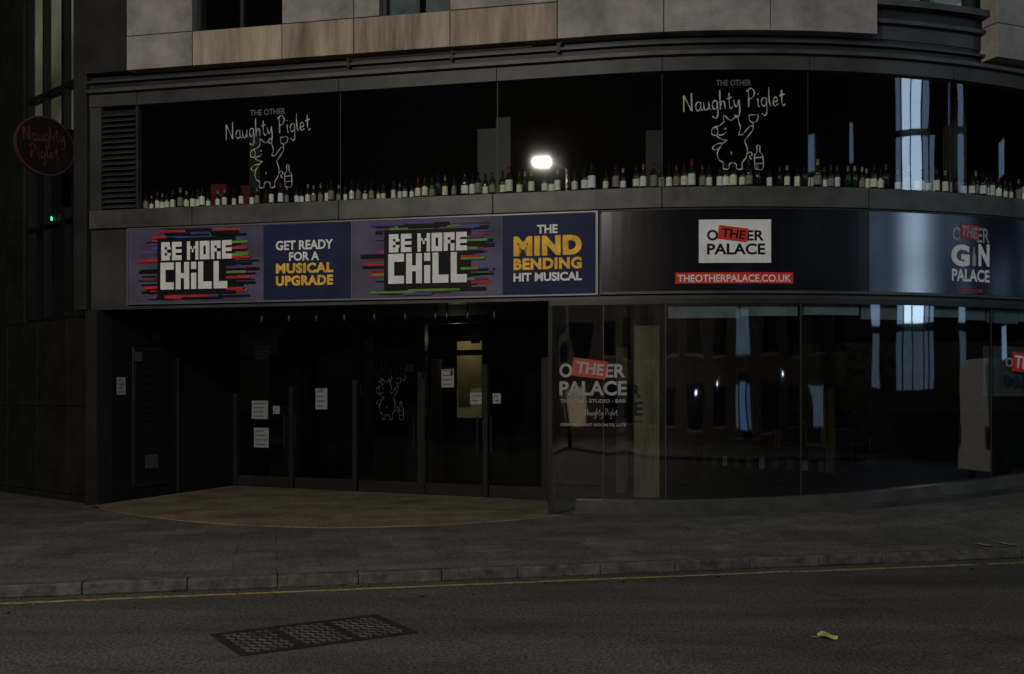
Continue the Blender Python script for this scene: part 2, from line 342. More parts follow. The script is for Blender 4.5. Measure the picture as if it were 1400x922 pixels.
fk=MB(); fk.add([(-40,Yk(-40)-30,0),(40,Yk(40)-30,0),(40,Yk(40)-14,0),(-40,Yk(-40)-14,0)],[(0,1,2,3)],'paving'); fk.add([(-40,Yk(-40)-14,0),(40,Yk(40)-14,0),(40,Yk(40)-14,-.12),(-40,Yk(-40)-14,-.12)],[(0,1,2,3)],'kerb'); fk.obj('pavement')
yl=MB()
def strip(mb,d,w,a,b,z,k,wob=.006):
    n=int((b-a)/.12); vs=[];fs=[]; dr=0
    for i in range(n+1):
        s=a+(b-a)*i/n; dr=dr*.9+random.uniform(-.004,.004)
        for e in(-1,1):
            o=d+dr+e*(w/2+random.uniform(-wob,wob)); vs.append((s*u[0]+n_[0]*o,10.93+s*u[1]+n_[1]*o,z))
    for i in range(n):
        if random.random()<.03: continue
        fs.append((2*i,2*i+2,2*i+3,2*i+1))
    mb.add(vs,fs,k)
strip(yl,-.27,.085,-30,3.1,-.116,'line'); strip(yl,-.31,.085,3.12,6.2,-.116,'line'); strip(yl,-.24,.085,6.25,30,-.116,'line')
yl.obj('yellow_road_marking')
ym=MB()
for d in(0,.32):
    s=5.95+d
    q=[(s,.17),(s+.1,.17),(s+.1,.42),(s,.42)]
    ym.add([(a*u[0]+n_[0]*b,10.93+a*u[1]+n_[1]*b,.018) for a,b in q],[(0,1,2,3)],'line')
ym.obj('yellow_kerb_marking')
# manhole
mh=MB(); c=(-1.60,8.31); ra=math.radians(32); LX,LY=1.42,.78
def mp2(x,y,z): return (c[0]+x*math.cos(ra)-y*math.sin(ra),c[1]+x*math.sin(ra)+y*math.cos(ra),z)
box(mh,(c[0],c[1],-.125),(LX,LY,.02),'iron',ra)
for px_ in(-1,1):
    cc=mp2(px_*LX/2,0,0); box(mh,(cc[0],cc[1],-.118),(.04,LY+.04,.022),'iron',ra)
    cc=mp2(0,px_*LY/2,0); box(mh,(cc[0],cc[1],-.1178),(LX-.04,.04,.022),'iron',ra)
for xx in(-LX/6,LX/6):
    cc=mp2(xx,0,0); box(mh,(cc[0],cc[1],-.1165),(.016,LY-.04,.020),'iron',ra)
nx,ny=20,11
for i in range(nx):
    for j in range(ny):
        x=-LX/2+.05+(i+.5)*(LX-.1)/nx; y=-LY/2+.05+(j+.5)*(LY-.1)/ny
        if abs(abs(x)-LX/6)<.02: continue
        cc=mp2(x,y,0); box(mh,(cc[0],cc[1],-.112),(.058,.02,.008),'ironw',ra+(.78 if (i+j)%2 else -.78))
mh.obj('manhole_cover')
lf=MB(); lc=Vector((2.5,8.15,-.105)); vs=[];fs=[]
prof=[(0,0),(.03,.018),(.06,.04),(.09,.036),(.12,.02),(.15,.003)]
for i,(a,w) in enumerate(prof):
    zz=.015*math.sin(i*1.1)
    vs+=[lc+Vector((a-.07,w*1.3-a*.3,zz+.03)),lc+Vector((a-.07,-a*.3,zz)),lc+Vector((a-.07,-w*1.3-a*.3,zz+.006))]
for i in range(5):
    a=3*i; fs+=[(a,a+3,a+4,a+1),(a+1,a+4,a+5,a+2)]
lf.add(vs,fs,'leaf',True); tube(lf,lc+Vector((-.11,.02,0)),lc+Vector((-.07,0,0)),.002,'leaf',5); lf.obj('fallen_leaf')
gr=MB(); random.seed(21)
for i in range(160):
    s=random.uniform(-8,9); d=-random.random()**2*.8-.03; z=-.118
    sz=random.uniform(.006,.02); x=s*u[0]+n_[0]*d; y=10.93+s*u[1]+n_[1]*d
    box(gr,(x,y,z+sz*.3),(sz*random.uniform(1,2),sz,sz*.6),random.choice(['kerb','iron','kerb']),random.random()*3)
gr.obj('gutter_grit')
# entrance floor
ef=MB(); pts=[(-7.12,17.45),(-6.6,16.65),(-5.67,15.75),(-4.9,15.15),(-4.24,14.78),(-3.4,14.45),(-2.56,14.3),(-1.8,14.38),(-1.05,14.62),(-.4,14.95),(0,15.2),(.5,15.6),(1.0,16.1),(.75,18.3),(-5.8,21.5)]
pts2=smooth_line(pts[:13],4)+pts[13:]
top=[(x,y,.014) for x,y in pts2]; bot=[(x,y,-.05) for x,y in pts2]; n=len(pts2)
ef.add(top+bot,[tuple(range(n))[::-1]]+[(i,(i+1)%n,n+(i+1)%n,n+i) for i in range(n)],'terrazzo'); ef.obj('entrance_floor')
# ------------------------------------------------------------------ THEATRE BUILDING
TB=empty('theatre_building'); SL=-8.72; SR=19
m=MB(); cf=[SL,S(178)-.1,S(820),S(1185),9,12,15,SR]
for a,b in zip(cf,cf[1:]): pbox(m,a+.003,b-.003,3.33,4.70,0,-.28,'clad',step=.4)
pbox(m,SL,SR,3.331,4.69,-.02,-.3,'black',step=.4)
m.obj('fascia_band',TB)
m=MB(); cuts=[SL,S(265),S(465),S(675),S(905),S(1185),S(1400)+1.2,11,14,17,SR]
for a,b in zip(cuts,cuts[1:]): pbox(m,a+.008,b-.008,4.702,5.01,.07,-.29,'ledge',step=.3)
pbox(m,SL,SR,4.72,5.0,.05,-.28,'black',step=.5)
m.obj('window_ledge',TB,bevel=.006)
m=MB(); cuts=[SL,S(190),S(465),S(680),S(905),S(1105),S(1300),S(1400)+1.5,12,15,SR]
for a,b in zip(cuts,cuts[1:]): pbox(m,a+.006,b-.006,6.77,6.985,.06,-.2,'clad',step=.3)
pbox(m,SL,SR,6.987,7.045,.15,-.2,'ledge',step=.3)
pbox(m,SL,SR,7.047,7.16,.03,-.2,'clad2',step=.3)
pbox(m,SL,SR,7.162,7.20,.11,-.2,'clad',step=.3)
pbox(m,SL,SR,7.202,7.30,.0,-.2,'clad2',step=.3)
m.obj('window_head_moulding',TB)
m=MB(); ss=[S(480)+i*.5 for i in range(7)]
for a,b in zip(ss,ss[1:]): tube(m,P(a,7.24,.13),P(b,7.24,.13),.018,'black',6)
for px in(480,620,765): box(m,P(S(px),7.2,.1),(.05,.06,.14),'black',A0)
tube(m,P(S(768),7.24,.1),P(S(768),7.42,.1),.02,'black',6)
m.obj('cable_conduit',TB)
m=MB(); g0=S(190); cuts=[g0,S(465),S(680),S(905),S(1105),S(1300),S(1400)+1.2,11,14,17,SR]
for a,b in zip(cuts,cuts[1:]): sheet(m,a+.008,b-.008,5.01,6.77,-.02,'glass')
m.obj('upper_window_glass',TB)
m=MB()
for a in cuts[1:-1]: pbox(m,a-.006,a+.006,5.011,6.769,-.012,-.03,'clad2')
pbox(m,g0-.05,g0-.001,5.011,6.769,.02,-.1,'clad2')
m.obj('upper_window_joints',TB)
m=MB(); pbox(m,SL,S(140),5.011,6.769,.03,-.2,'clad'); pbox(m,S(140),g0-.052,5.011,6.769,-.1,-.2,'black')
z=5.06
while z<6.7:
    a,b=S(140)+.01,g0-.06
    m.add([P(a,z,.03),P(b,z,.03),P(b,z+.07,-.08),P(a,z+.07,-.08),P(a,z-.012,.03),P(b,z-.012,.03),P(b,z+.058,-.08),P(a,z+.058,-.08)],[(0,1,2,3),(4,7,6,5),(0,4,5,1)],'clad'); z+=.092
m.obj('louvre_vent',TB)
# stone upper storeys
ST=.22; Z0=7.302; Z1=7.86
SE=S(1190)
m=MB(); cuts=[S(183),S(272),S(393),S(490),S(620),S(765),S(907),S(1048),SE]
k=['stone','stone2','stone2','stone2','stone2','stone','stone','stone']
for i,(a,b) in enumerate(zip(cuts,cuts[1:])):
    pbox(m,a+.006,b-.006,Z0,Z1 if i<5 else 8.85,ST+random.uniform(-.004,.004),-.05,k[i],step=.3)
for a,b in((S(183),S(272)),(S(393),S(490)),(S(490)+.0,S(525)),(S(620),S(765))):
    pbox(m,a+.006,b-.006,Z1+.012,8.85,ST,-.05,'stone',step=.3)
z=8.862
while z<13:
    for a,b in zip(cuts,cuts[1:]): pbox(m,a+.006,b-.006,z,z+.9,ST,-.05,'stone',step=.4)
    z+=.912
m.obj('limestone_cladding',TB,bevel=.008)
m=MB()
pbox(m,SL,S(272)-.02,7.31,13,.17,-.2,'clad2'); pbox(m,S(272)-.02,S(393)+.02,7.31,7.85,.17,-.2,'clad2'); pbox(m,S(393)+.02,S(525)-.02,7.31,13,.17,-.2,'clad2')
pbox(m,S(525)-.02,S(620)+.02,7.31,7.85,.17,-.2,'clad2'); pbox(m,S(620)+.02,SE-.03,7.31,13,.17,-.2,'clad2',step=.4)
m.obj('wall_core',TB)
m=MB()
for a,b in((272,393),(525,620)):
    sheet(m,S(a)-.02,S(b)+.02,7.85,8.9,-.02,'glass2'); pbox(m,S(a),S(a)+.06,7.85,8.86,.06,-.03,'frame'); pbox(m,S(b)-.06,S(b),7.85,8.86,.06,-.03,'frame'); pbox(m,S(a)+.06,S(b)-.06,7.851,7.92,.06,-.03,'frame')
    pbox(m,S((a+b)/2)-.03,S((a+b)/2)+.03,7.92,8.86,.05,-.03,'frame')
sheet(m,S(527),S(570),7.93,8.8,-.1,'blind'); sheet(m,S(580),S(616),7.93,8.8,-.1,'blind')
m.obj('stone_storey_windows',TB)
m=MB()
pbox(m,SE,SR,7.302,7.52,.02,-.2,'clad',step=.25); pbox(m,SE,SR,7.522,7.58,.12,-.2,'ledge',step=.25)
pbox(m,SE,SR,7.582,7.76,.04,-.2,'clad2',step=.25); pbox(m,SE,SR,7.762,7.86,.20,-.2,'ledge',step=.25)
pbox(m,SE,S(1335),8.9,13,.1,-.2,'clad2',step=.25)
for px in(1190,1262,1320): pbox(m,S(px)+.01,S(px)+.07,7.862,8.9,.06,-.1,'frame')
m.obj('curved_cornice',TB)
m=MB(); sheet(m,SE,S(1335),7.862,8.9,-.02,'glass'); sheet(m,S(1200),S(1335),7.9,8.9,-.12,'blind'); m.obj('corner_window_glass',TB)
m=MB(); a=S(1340)
pbox(m,a,a+.9,7.10,7.62,.34,-.05,'stone'); 
z=7.632
while z<13: 
    pbox(m,a,a+1.9,z,z+.9,.34,.0,'stone',step=.3); z+=.912
m.obj('limestone_pier',TB,bevel=.008)
m=MB(); pbox(m,a+1.9,SR,7.862,13,.1,-.2,'clad2',step=.5); m.obj('upper_wall',TB)
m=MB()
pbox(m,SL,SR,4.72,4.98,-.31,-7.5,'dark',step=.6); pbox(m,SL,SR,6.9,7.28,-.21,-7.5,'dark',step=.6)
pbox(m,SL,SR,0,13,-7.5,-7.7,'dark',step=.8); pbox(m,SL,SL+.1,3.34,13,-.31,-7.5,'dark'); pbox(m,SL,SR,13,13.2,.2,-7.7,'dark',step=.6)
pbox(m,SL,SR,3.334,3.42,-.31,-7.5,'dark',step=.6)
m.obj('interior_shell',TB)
m=MB()
for px,w,o,k_ in((232,.3,-1.4,'b_dred'),(268,.25,-1.6,'b_dred'),(296,.2,-1.2,'clad2'),(620,.5,-1.6,'clad2'),(655,.25,-1.2,'clad2'),(880,.35,-2,'clad2'),(1330,.5,-1.4,'clad'),(1372,.3,-1.0,'clad')): 
    top_=5.7 if k_=='b_dred' else 6.89
    pbox(m,S(px),S(px)+w,4.99,top_,o,o-.25,k_)
m.obj('upper_bar_fittings',TB)
m=MB(); SG=S(752)
pbox(m,SG,SR,-.1,lambda s:ptop(s)-.03,-.08,-7.4,'darkfloor',step=.4); m.obj('interior_floor',TB)
m=MB(); pbox(m,S(788),SR,-.2,ptop,.14,-.06,'ledge',step=.2); pbox(m,S(788)-.03,SR,-.2,lambda s:ptop(s)-.17,.19,.141,'clad',step=.2)
m.obj('plinth',TB,bevel=.008)
m=MB(); cuts=[SG,S(825),S(910),S(1095),S(1355),10,13,16,SR]
for a,b in zip(cuts,cuts[1:]): sheet(m,a+.006,b-.006,lambda s:ptop(s) if s>S(788) else .02,3.33,0.0,'glass2')
m.obj('shopfront_glass',TB)
m=MB()
for a in cuts[:-1]: pbox(m,a-.007,a+.007,lambda s:ptop(s)+.001 if s>S(788) else .02,3.329,.006,-.03,'clad')
pbox(m,SG,SR,3.25,3.329,.02,-.05,'frame',step=.3)
m.obj('shopfront_mullions',TB)
D0=Vector((-5.8,21.4,0)); D1=Vector((.65,18.2,0)); dd=(D1-D0); DL=dd.length; dd.normalize(); dn=Vector((dd.y,-dd.x,0))
def DP(t,z,off=0): p=D0+dd*t+dn*off; return Vector((p.x,p.y,z))
DS=arclen_from_px(DP,-1,DL+1)
gp=P(SG,0,-.02)
def RP(t,z,off=0):
    a=Vector((gp.x,gp.y,0)); d=(D1-a).normalized(); nn=Vector((-d.y,d.x,0)); p=a+d*t+nn*off; return Vector((p.x,p.y,z))
RL=(D1-Vector((gp.x,gp.y,0))).length
m=MB(); sheet(m,.05,RL,.02,3.33,0,'glassd',RP); m.obj('return_glass',TB)
m=MB(); pbox(m,-.03,.03,.015,3.33,.03,-.03,'frame',RP); pbox(m,RL-.04,RL+.04,.015,3.33,.04,-.04,'frame',RP); pbox(m,.03,RL-.04,.015,.12,.02,-.02,'frame',RP)
m.obj('return_frame',TB)
LW0=Vector((-7.05,17.42,0)); LW1=D0
def LP(t,z,off=0):
    d=(LW1-LW0); d.normalize(); nn=Vector((d.y,-d.x,0)); p=LW0+d*t+nn*off; return Vector((p.x,p.y,z))
LL=(LW1-LW0).length; LS=arclen_from_px(LP,-1,LL+1)
m=MB(); pbox(m,-.05,LL+.2,-.02,3.33,0,-.2,'black',LP); pbox(m,-.051,.35,-.02,3.33,.02,-.21,'clad2',LP)
pbox(m,.9,1.9,.25,2.75,.04,.001,'clad2',LP); pbox(m,.94,1.86,.3,2.7,.05,.0401,'black',LP); pbox(m,2.2,2.26,.02,3.3,.03,.001,'frame',LP)
for i in range(9): pbox(m,1.1,1.5+.2*random.random(),1.3+i*.14,1.33+i*.14,.0515,.0505,'clad2',LP)
m.obj('recess_side_wall',TB)
fr=[DS(x) for x in(322,400,487,578,665,748)]
DR=empty('entrance_doors'); 
m=MB()
for i,t in enumerate(fr):
    w=.05 if i not in(0,3,5) else .08
    pbox(m,t-w,t+w,.016,3.33,.06,-.06,'frame',DP)
for a,b in zip(fr,fr[1:]):
    pbox(m,a+.08,b-.08,.02,.24,.03,-.03,'frame',DP); pbox(m,a+.08,b-.08,2.62,2.72,.03,-.03,'frame',DP); pbox(m,a+.08,b-.08,3.22,3.329,.03,-.03,'frame',DP)
m.obj('door_frames',DR)
m=MB()
for a,b in zip(fr,fr[1:]): sheet(m,a+.05,b-.05,.24,3.22,0,'glassd',DP)
m.obj('door_glass',DR)
m=MB()
for t in(fr[1]-.14,fr[1]+.14,fr[3]-.15,fr[4]-.14,fr[4]+.14):
    tube(m,DP(t,.85,.09),DP(t,1.5,.09),.014,'frame'); 
    for z in(.9,1.45): tube(m,DP(t,z,.0),DP(t,z,.09),.01,'frame',6)
m.obj('door_handles',DR)
m=MB()
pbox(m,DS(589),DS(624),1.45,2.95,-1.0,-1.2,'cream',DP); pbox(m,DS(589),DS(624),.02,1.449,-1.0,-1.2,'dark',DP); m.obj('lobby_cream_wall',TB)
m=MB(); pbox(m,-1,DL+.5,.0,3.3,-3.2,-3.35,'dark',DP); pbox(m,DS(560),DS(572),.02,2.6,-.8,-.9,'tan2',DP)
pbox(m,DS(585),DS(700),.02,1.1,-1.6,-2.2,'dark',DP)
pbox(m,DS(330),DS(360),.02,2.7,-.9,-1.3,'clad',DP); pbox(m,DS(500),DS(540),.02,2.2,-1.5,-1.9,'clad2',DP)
m.add([(-7,17,.008),(2,17,.008),(2,26,.008),(-7,26,.008)],[(0,1,2,3)],'darkfloor')
m.obj('lobby_interior',TB)
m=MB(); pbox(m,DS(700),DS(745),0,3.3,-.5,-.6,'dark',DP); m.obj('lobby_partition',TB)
def notice(name,x0,x1,y0,y1,fn,sv,off,k='paper',lines=True):
    q=MB(); pbox(q,sv(x0),sv(x1),Z((x0+x1)/2,y1,fn,sv),Z((x0+x1)/2,y0,fn,sv),off+.004,off,k,fn)
    n=max(2,int((y1-y0)/6))
    for i in range(n):
        yy=y0+(y1-y0)*(i+.6)/(n+.4); fpx(q,SQ,x0+2,x1-2-random.random()*(x1-x0)*.3,yy,yy+1.2,off+.006,'greyprint',fn,sv)
    q.obj(name)
for b in((349,369,473,492),(346,368,548,573),(349,369,585,612),(340,392,448,462),(375,384,555,566),(433,449,531,560),(645,658,450,470),(605,622,503,530),(675,686,538,552),(644,660,537,553),(556,566,498,508)):
    notice('paper_notice',*b,DP,DS,.035,'paper' if b[0] not in(340,645) else 'greyprint')
for b in((178,191,481,494),(156,168,516,540),(195,213,622,640),(205,214,455,466)):
    notice('wall_plaque',*b,LP,LS,.054,'greyprint' if b[0]!=156 else 'paper')
m=MB()
for px in(345,383,421,460,502,545,587,603,632,669):
    p=P(S(px),3.33,-.35); lathe(m,(p.x,p.y,3.33-.24),[(0,.001),(.01,.02),(.04,.03),(.09,.02),(.11,.018)],'copper',10); lathe(m,(p.x,p.y,3.19),[(0,.02),(.14,.02)],'black',8)
m.obj('soffit_lamp_row')
# ------------------------------------------------------------------ corner bar interior
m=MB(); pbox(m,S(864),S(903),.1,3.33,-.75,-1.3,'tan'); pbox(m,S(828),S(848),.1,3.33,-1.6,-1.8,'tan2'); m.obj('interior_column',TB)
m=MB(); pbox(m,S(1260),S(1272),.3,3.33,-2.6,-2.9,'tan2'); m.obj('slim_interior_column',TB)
m=MB(); bl=[912,1013,1095,1180,1256,1318,1355,1400]
for a,b in zip(bl,bl[1:]): pbox(m,S(a)+.02,S(b)-.02,3.33-random.uniform(.24,.31),3.325,-.09,-.11,'blind')
pbox(m,S(1400),14,3.06,3.325,-.09,-.11,'blind'); m.obj('roller_blinds',TB)
def table(name,s,o,z):
    q=MB(); p=P(s,z,o); lathe(q,p,[(0,.001),(0,.22),(.02,.2),(.04,.03),(.70,.03),(.72,.15)],'black'); lathe(q,p,[(.72,.001),(.72,.36),(.75,.36),(.75,.001)],'wood',20); q.obj(name)
def chair(name,s,o,z,rz):
    q=MB(); p=P(s,z,o)
    def l(x,y,zz): return (p.x+x*math.cos(rz)-y*math.sin(rz),p.y+x*math.sin(rz)+y*math.cos(rz),p.z+zz)
    for x in(-.18,.18):
        tube(q,l(x,-.18,0),l(x*.9,-.16,.45),.014,'black'); tube(q,l(x,.2,0),l(x*.95,.18,.45),.014,'black'); tube(q,l(x*.95,.18,.45),l(x*.9,.24,.88),.014,'wood')
    c=l(0,0,.46); box(q,c,(.42,.42,.035),'wood',rz)
    for zz in(.62,.74,.86): c=l(0,.22,zz); box(q,c,(.36,.02,.06),'wood',rz)
    q.obj(name)
for px,o in((1130,-3.8),(1330,-3.4)):
    s=S(px); z=ptop(s)-.03; table('cafe_table',s,o,z); chair('cafe_chair',s-.6,o,z,1.3); chair('cafe_chair',s+.6,o+.1,z,-1.6)
bc=MB(); 
for i in range(11):
    a=S(985)+i*.2; o=-3.4+.22*i; pbox(bc,a,a+.19,.3,1.0,o,o-.5,'dark'); pbox(bc,a+.04,a+.15,.62,.80,o+.01,o+.001,'greyprint' if i%3 else 'decal')
bc.obj('barrier_reflection_row')  # boxes added inside to stand in for a reflected row of pavement barriers
def plant(name,s,o,z,h):
    q=MB(); p=P(s,z,o); lathe(q,p,[(0,.001),(0,.15),(.36,.2),(.36,.17),(.32,.16),(.32,.001)],'clad2',14)
    tube(q,p+Vector((0,0,.3)),p+Vector((0.03,.02,h*.6)),.02,'wood')
    for j in range(420):
        a=random.random()*6.28; rr=random.random()**.5*.45; zz=.5+random.random()*(h-.5); c=p+Vector((rr*math.cos(a),rr*math.sin(a),zz)); d=Vector((random.uniform(-1,1),random.uniform(-1,1),random.uniform(-.6,.6))).normalized()*.07; e=d.orthogonal().normalized()*.025
        q.add([c-d,c+e,c+d,c-e],[(0,1,2,3)],'leafy')
    q.obj(name)
plant('potted_plant',S(1312),-2.2,ptop(S(1312))-.03,2.3)
# ------------------------------------------------------------------ BOTTLES
random.seed(5)
bt=MB(); s=S(192)
prof=[(0,.001),(0,.037),(.19,.038),(.215,.032),(.24,.015),(.30,.0135),(.30,.0145),(.315,.0145),(.315,.001)]
while s<12:
    p=P(s,5.012,-.12-random.uniform(0,.08)); sc=random.choice([1.05,1.1,1.15,1.2,1.35,1.45,1.25]) if s>-3 else random.choice([.85,.95,1.0,1.05,1.15]); w=sc*random.uniform(1.0,1.18)
    pr=[(z*sc,r_*w) for z,r_ in prof]
    lathe(bt,p,pr,random.choice(['bottle','bottle','bottle2']),8)
    if random.random()<.88:
        lz=.045*sc; lathe(bt,p,[(lz,.0395*w),(lz+random.uniform(.09,.13)*sc,.0395*w)],random.choice(['label','label2','label2','label3','label']),8)
    if random.random()<.65: lathe(bt,p,[(.255*sc,.0165*w),(.318*sc,.016*w),(.318*sc,.001)],random.choice(['foil','foil2','black','label3']),8)
    s+=max(.078*w+.004,random.choice([.085,.09,.10,.11,.12,.16]))*(1.0 if random.random()>.03 else 1.7)
bt.obj('wine_bottles')
# ------------------------------------------------------------------ BANNER
BN=empty('advertising_banner'); m=MB()
zb0,zb1=3.42,4.665
pbox(m,S(178),S(482)-.004,zb0,zb1,.045,.001,'lilac'); pbox(m,S(482)+.004,S(815),zb0,zb1,.045,.001,'lilac')
m.obj('boards',BN)
m=MB(); pbox(m,S(362),S(482)-.006,zb0+.01,zb1-.01,.048,.0455,'navy'); pbox(m,S(688),S(815)-.004,zb0+.01,zb1-.01,.048,.0455,'navy'); m.obj('navy_panels',BN)
m=MB(); a,b=S(178),S(818)
pbox(m,a-.03,b,zb1,zb1+.022,.06,.001,'silver'); pbox(m,a-.03,b,zb0-.022,zb0,.06,.001,'silver'); pbox(m,a-.03,a,zb0,zb1,.06,.001,'silver'); pbox(m,S(815)+.001,b,zb0,zb1,.06,.001,'silver')
pbox(m,S(482)-.0035,S(482)+.0035,zb0,zb1,.05,.001,'silver'); m.obj('trim',BN)
sp=MB()
def splash(x0,x1,xa,xb):
    s0,s1=S(x0),S(x1); ta,tb=S(xa),S(xb); off=.0465
    zc=(zb0+zb1)/2
    for i in range(96):
        z=zb0+.03+(zb1-zb0-.09)*random.random(); h=random.uniform(.018,.06); side=random.choice([0,1,2])
        ed=1-.35*abs(z-zc)/.6
        if side==0: a=ta-(ta-s0)*random.uniform(.2,1)*ed; b=ta+random.uniform(.1,.5)
        elif side==1: b=tb+(s1-tb)*random.uniform(.2,1)*ed; a=tb-random.uniform(.1,.5)
        else: a=ta+random.uniform(-.1,.3)*(tb-ta); b=a+random.uniform(.3,.7)*(tb-ta); z=random.choice([zb0+.03+random.random()*.12,zb1-.2+random.random()*.13])
        off+=.0003; fit(sp,SQ,a,b,z,z+h,off,random.choice(['b_red','b_dred','b_green','b_purple','b_black','b_black','b_black','b_black','b_blue','b_red']))
    fit(sp,SQ,ta-.06,tb+.06,zb0+.13,zb1-.17,off+.0006,'b_black')
    for i in range(12):
        z=zb0+.15+(zb1-zb0-.4)*random.random(); fit(sp,SQ,tb-.1,tb+random.uniform(.12,.35),z,z+.04,off+.001+.0003*i,random.choice(['b_green','b_red','b_purple','b_black','b_green']))
splash(186,362,223,320); splash(494,686,532,640); sp.obj('splash_artwork',BN)
tx=MB(); TO=.083
fpx(tx,block2d('BE MORE'),224,320,331,356,TO,'white'); fpx(tx,block2d('CHiLL'),223,314,359,396,TO,'white')
fpx(tx,block2d('BE MORE'),534,640,320,345,TO,'white'); fpx(tx,block2d('CHiLL'),533,640,347,388,TO,'white')
TO=.051
fpx(tx,text2d('GET READY',.03),379,457,329,342,TO,'white'); fpx(tx,text2d('FOR A',.03),397,438,345,357,TO,'white')
fpx(tx,text2d('MUSICAL',.05,1.1),379,457,360,374,TO,'yellow'); fpx(tx,text2d('UPGRADE',.05,1.1),379,457,377,391,TO,'yellow')
fpx(tx,text2d('THE',.03),735,763,308,320,TO,'white'); fpx(tx,text2d('MIND',.065,1.12),703,796,323,350,TO,'yellow'); fpx(tx,text2d('BENDING',.05,1.1),703,796,353,369,TO,'yellow')
fpx(tx,text2d('HIT MUSICAL',.035),703,796,373,385,TO,'white'); tx.obj('lettering',BN)
# ------------------------------------------------------------------ THEATRE SIGN
TS=empty('theatre_sign'); m=MB(); pbox(m,S(823),S(1185)-.004,3.44,4.665,.045,.001,'signblack',step=.15); m.obj('board',TS)
m=MB(); a,b=S(820),S(1185)
pbox(m,a,b,4.666,4.69,.055,.001,'clad2'); pbox(m,a,b,3.40,3.439,.06,.001,'ledge'); m.obj('trim',TS)
def logo(mb,x0,x1,y0,y1,off,dark,fn=P,sv=None,red='red'):
    sv=sv or S; w=x1-x0; h=y1-y0
    X=lambda t:x0+w*t; Y=lambda t:y0+h*t
    fpx(mb,text2d('O',.03),X(.0),X(.19),Y(.0),Y(.44),off,dark,fn,sv); fpx(mb,text2d('ER',.03),X(.68),X(.98),Y(.02),Y(.44),off,dark,fn,sv)
    fpx(mb,text2d('PALACE',.03),X(.0),X(1),Y(.55),Y(1),off,dark,fn,sv)
    fpx(mb,SQ,X(.19),X(.70),Y(-.12),Y(.44),off+.002,red,fn,sv,rot=-.13); fpx(mb,text2d('THE',.03),X(.25),X(.66),Y(-.02),Y(.34),off+.004,dark,fn,sv,rot=-.13)
m=MB(); fpx(m,SQ,955,1053,301,360,.048,'white'); logo(m,966,1045,315,349,.051,'b_black')
fpx(m,SQ,923,1083,373,388,.048,'red'); fpx(m,text2d('THEOTHERPALACE.CO.UK',.015),926,1080,376,386,.051,'white'); m.obj('lettering',TS)
GS=empty('gin_bar_sign'); m=MB(); pbox(m,S(1185)+.004,11,3.44,4.665,.05,.03,'signblack',step=.12); sheet(m,S(1185)+.006,10.99,3.445,4.66,.052,'signblue'); m.obj('board',GS)
m=MB(); pbox(m,S(1185)+.002,11,4.666,4.69,.06,.001,'clad2'); pbox(m,S(1185)+.002,11,3.40,3.439,.06,.001,'ledge')
m.obj('trim',GS)
m=MB(); fpx(m,text2d('O',.02),1299,1310,311,330,.056,'decal'); fpx(m,text2d('ER',.02),1332,1349,313,333,.056,'decal'); fpx(m,SQ,1309,1334,308,328,.058,'decalred',rot=-.13); fpx(m,text2d('THE',.02),1311,1332,311,325,.060,'decal',rot=-.13)
fpx(m,text2d('G',.05),1297,1322,335,365,.056,'white'); fpx(m,text2d('N',.05),1334,1349,335,365,.056,'white'); fpx(m,text2d('PALACE',.03),1298,1349,369,386,.056,'white'); fpx(m,text2d('AT THE OTHER',.02),1308,1340,396,400,.056,'red')
lathe(m,P(S(1328),Z(1328,365),.058),[(0,.03),(.16,.032),(.21,.014),(.30,.013),(.30,.001)],'decal',8); m.obj('lettering',GS)
# ------------------------------------------------------------------ window artworks
def art(name,x0,x1,yt,tyb,px0,px1,py0,py1,fn,sv,off,k,wd,tiny=True):
    q=MB(); s0,s1=sv(x0),sv(x1); zt=Z((x0+x1)/2,tyb,fn,sv); h=(Z(x0,yt,fn,sv)-zt)*.8
    strokes(q,hand('Naughty Piglet'),s0,zt,s1-s0,h,off,k,fn,wd,.06)
    a,b=sv(px0),sv(px1); z0=Z(px0,py1,fn,sv); z1=Z(px0,py0,fn,sv)
    strokes(q,PIG,a,z0,b-a,z1-z0,off,k,fn,wd*.85)
    if tiny: fpx(q,text2d('THE OTHER',.01),(x0+x1)/2-26,(x0+x1)/2+22,yt-16,yt-8,off,'chalkdim',fn,sv)
    q.obj(name)
art('pig_window_decal',935,1076,125,152,977,1043,163,231,P,S,-.012,'chalk',.021)
art('pig_window_decal',309,426,165,188,345,398,195,257,P,S,-.012,'chalk',.017)
art('pig_window_decal',499,568,493,515,517,552,522,573,DP,DS,.012,'chalkdim',.017)
q=MB(); logo(q,765,857,497,541,.012,'decal',red='decalred'); fpx(q,text2d('THEATRE - STUDIO - BAR',.02),766,856,546,551,.012,'decal'); 
strokes(q,hand('Naughty Piglet'),S(800),Z(820,568),S(845)-S(800),.09,.012,'decal',P,.01); fpx(q,text2d('OPEN MON-SAT NOON TIL LATE',.02),766,856,579,583,.012,'decal')
q.obj('theatre_window_decal')
# far-right logo with red label; white board behind paints in the van's reflection
q=MB(); fpx(q,SQ,1348,1440,474,542,-.06,'decal'); fpx(q,text2d('O',.03),1374,1384,489,502,.012,'paper'); fpx(q,SQ,1383,1420,484,510,.012,'red',rot=-.1); fpx(q,text2d('THE',.02),1386,1416,488,505,.016,'white',rot=-.1); fpx(q,text2d('PALACE',.03),1372,1440,513,530,.012,'black'); q.obj('theatre_window_decal')
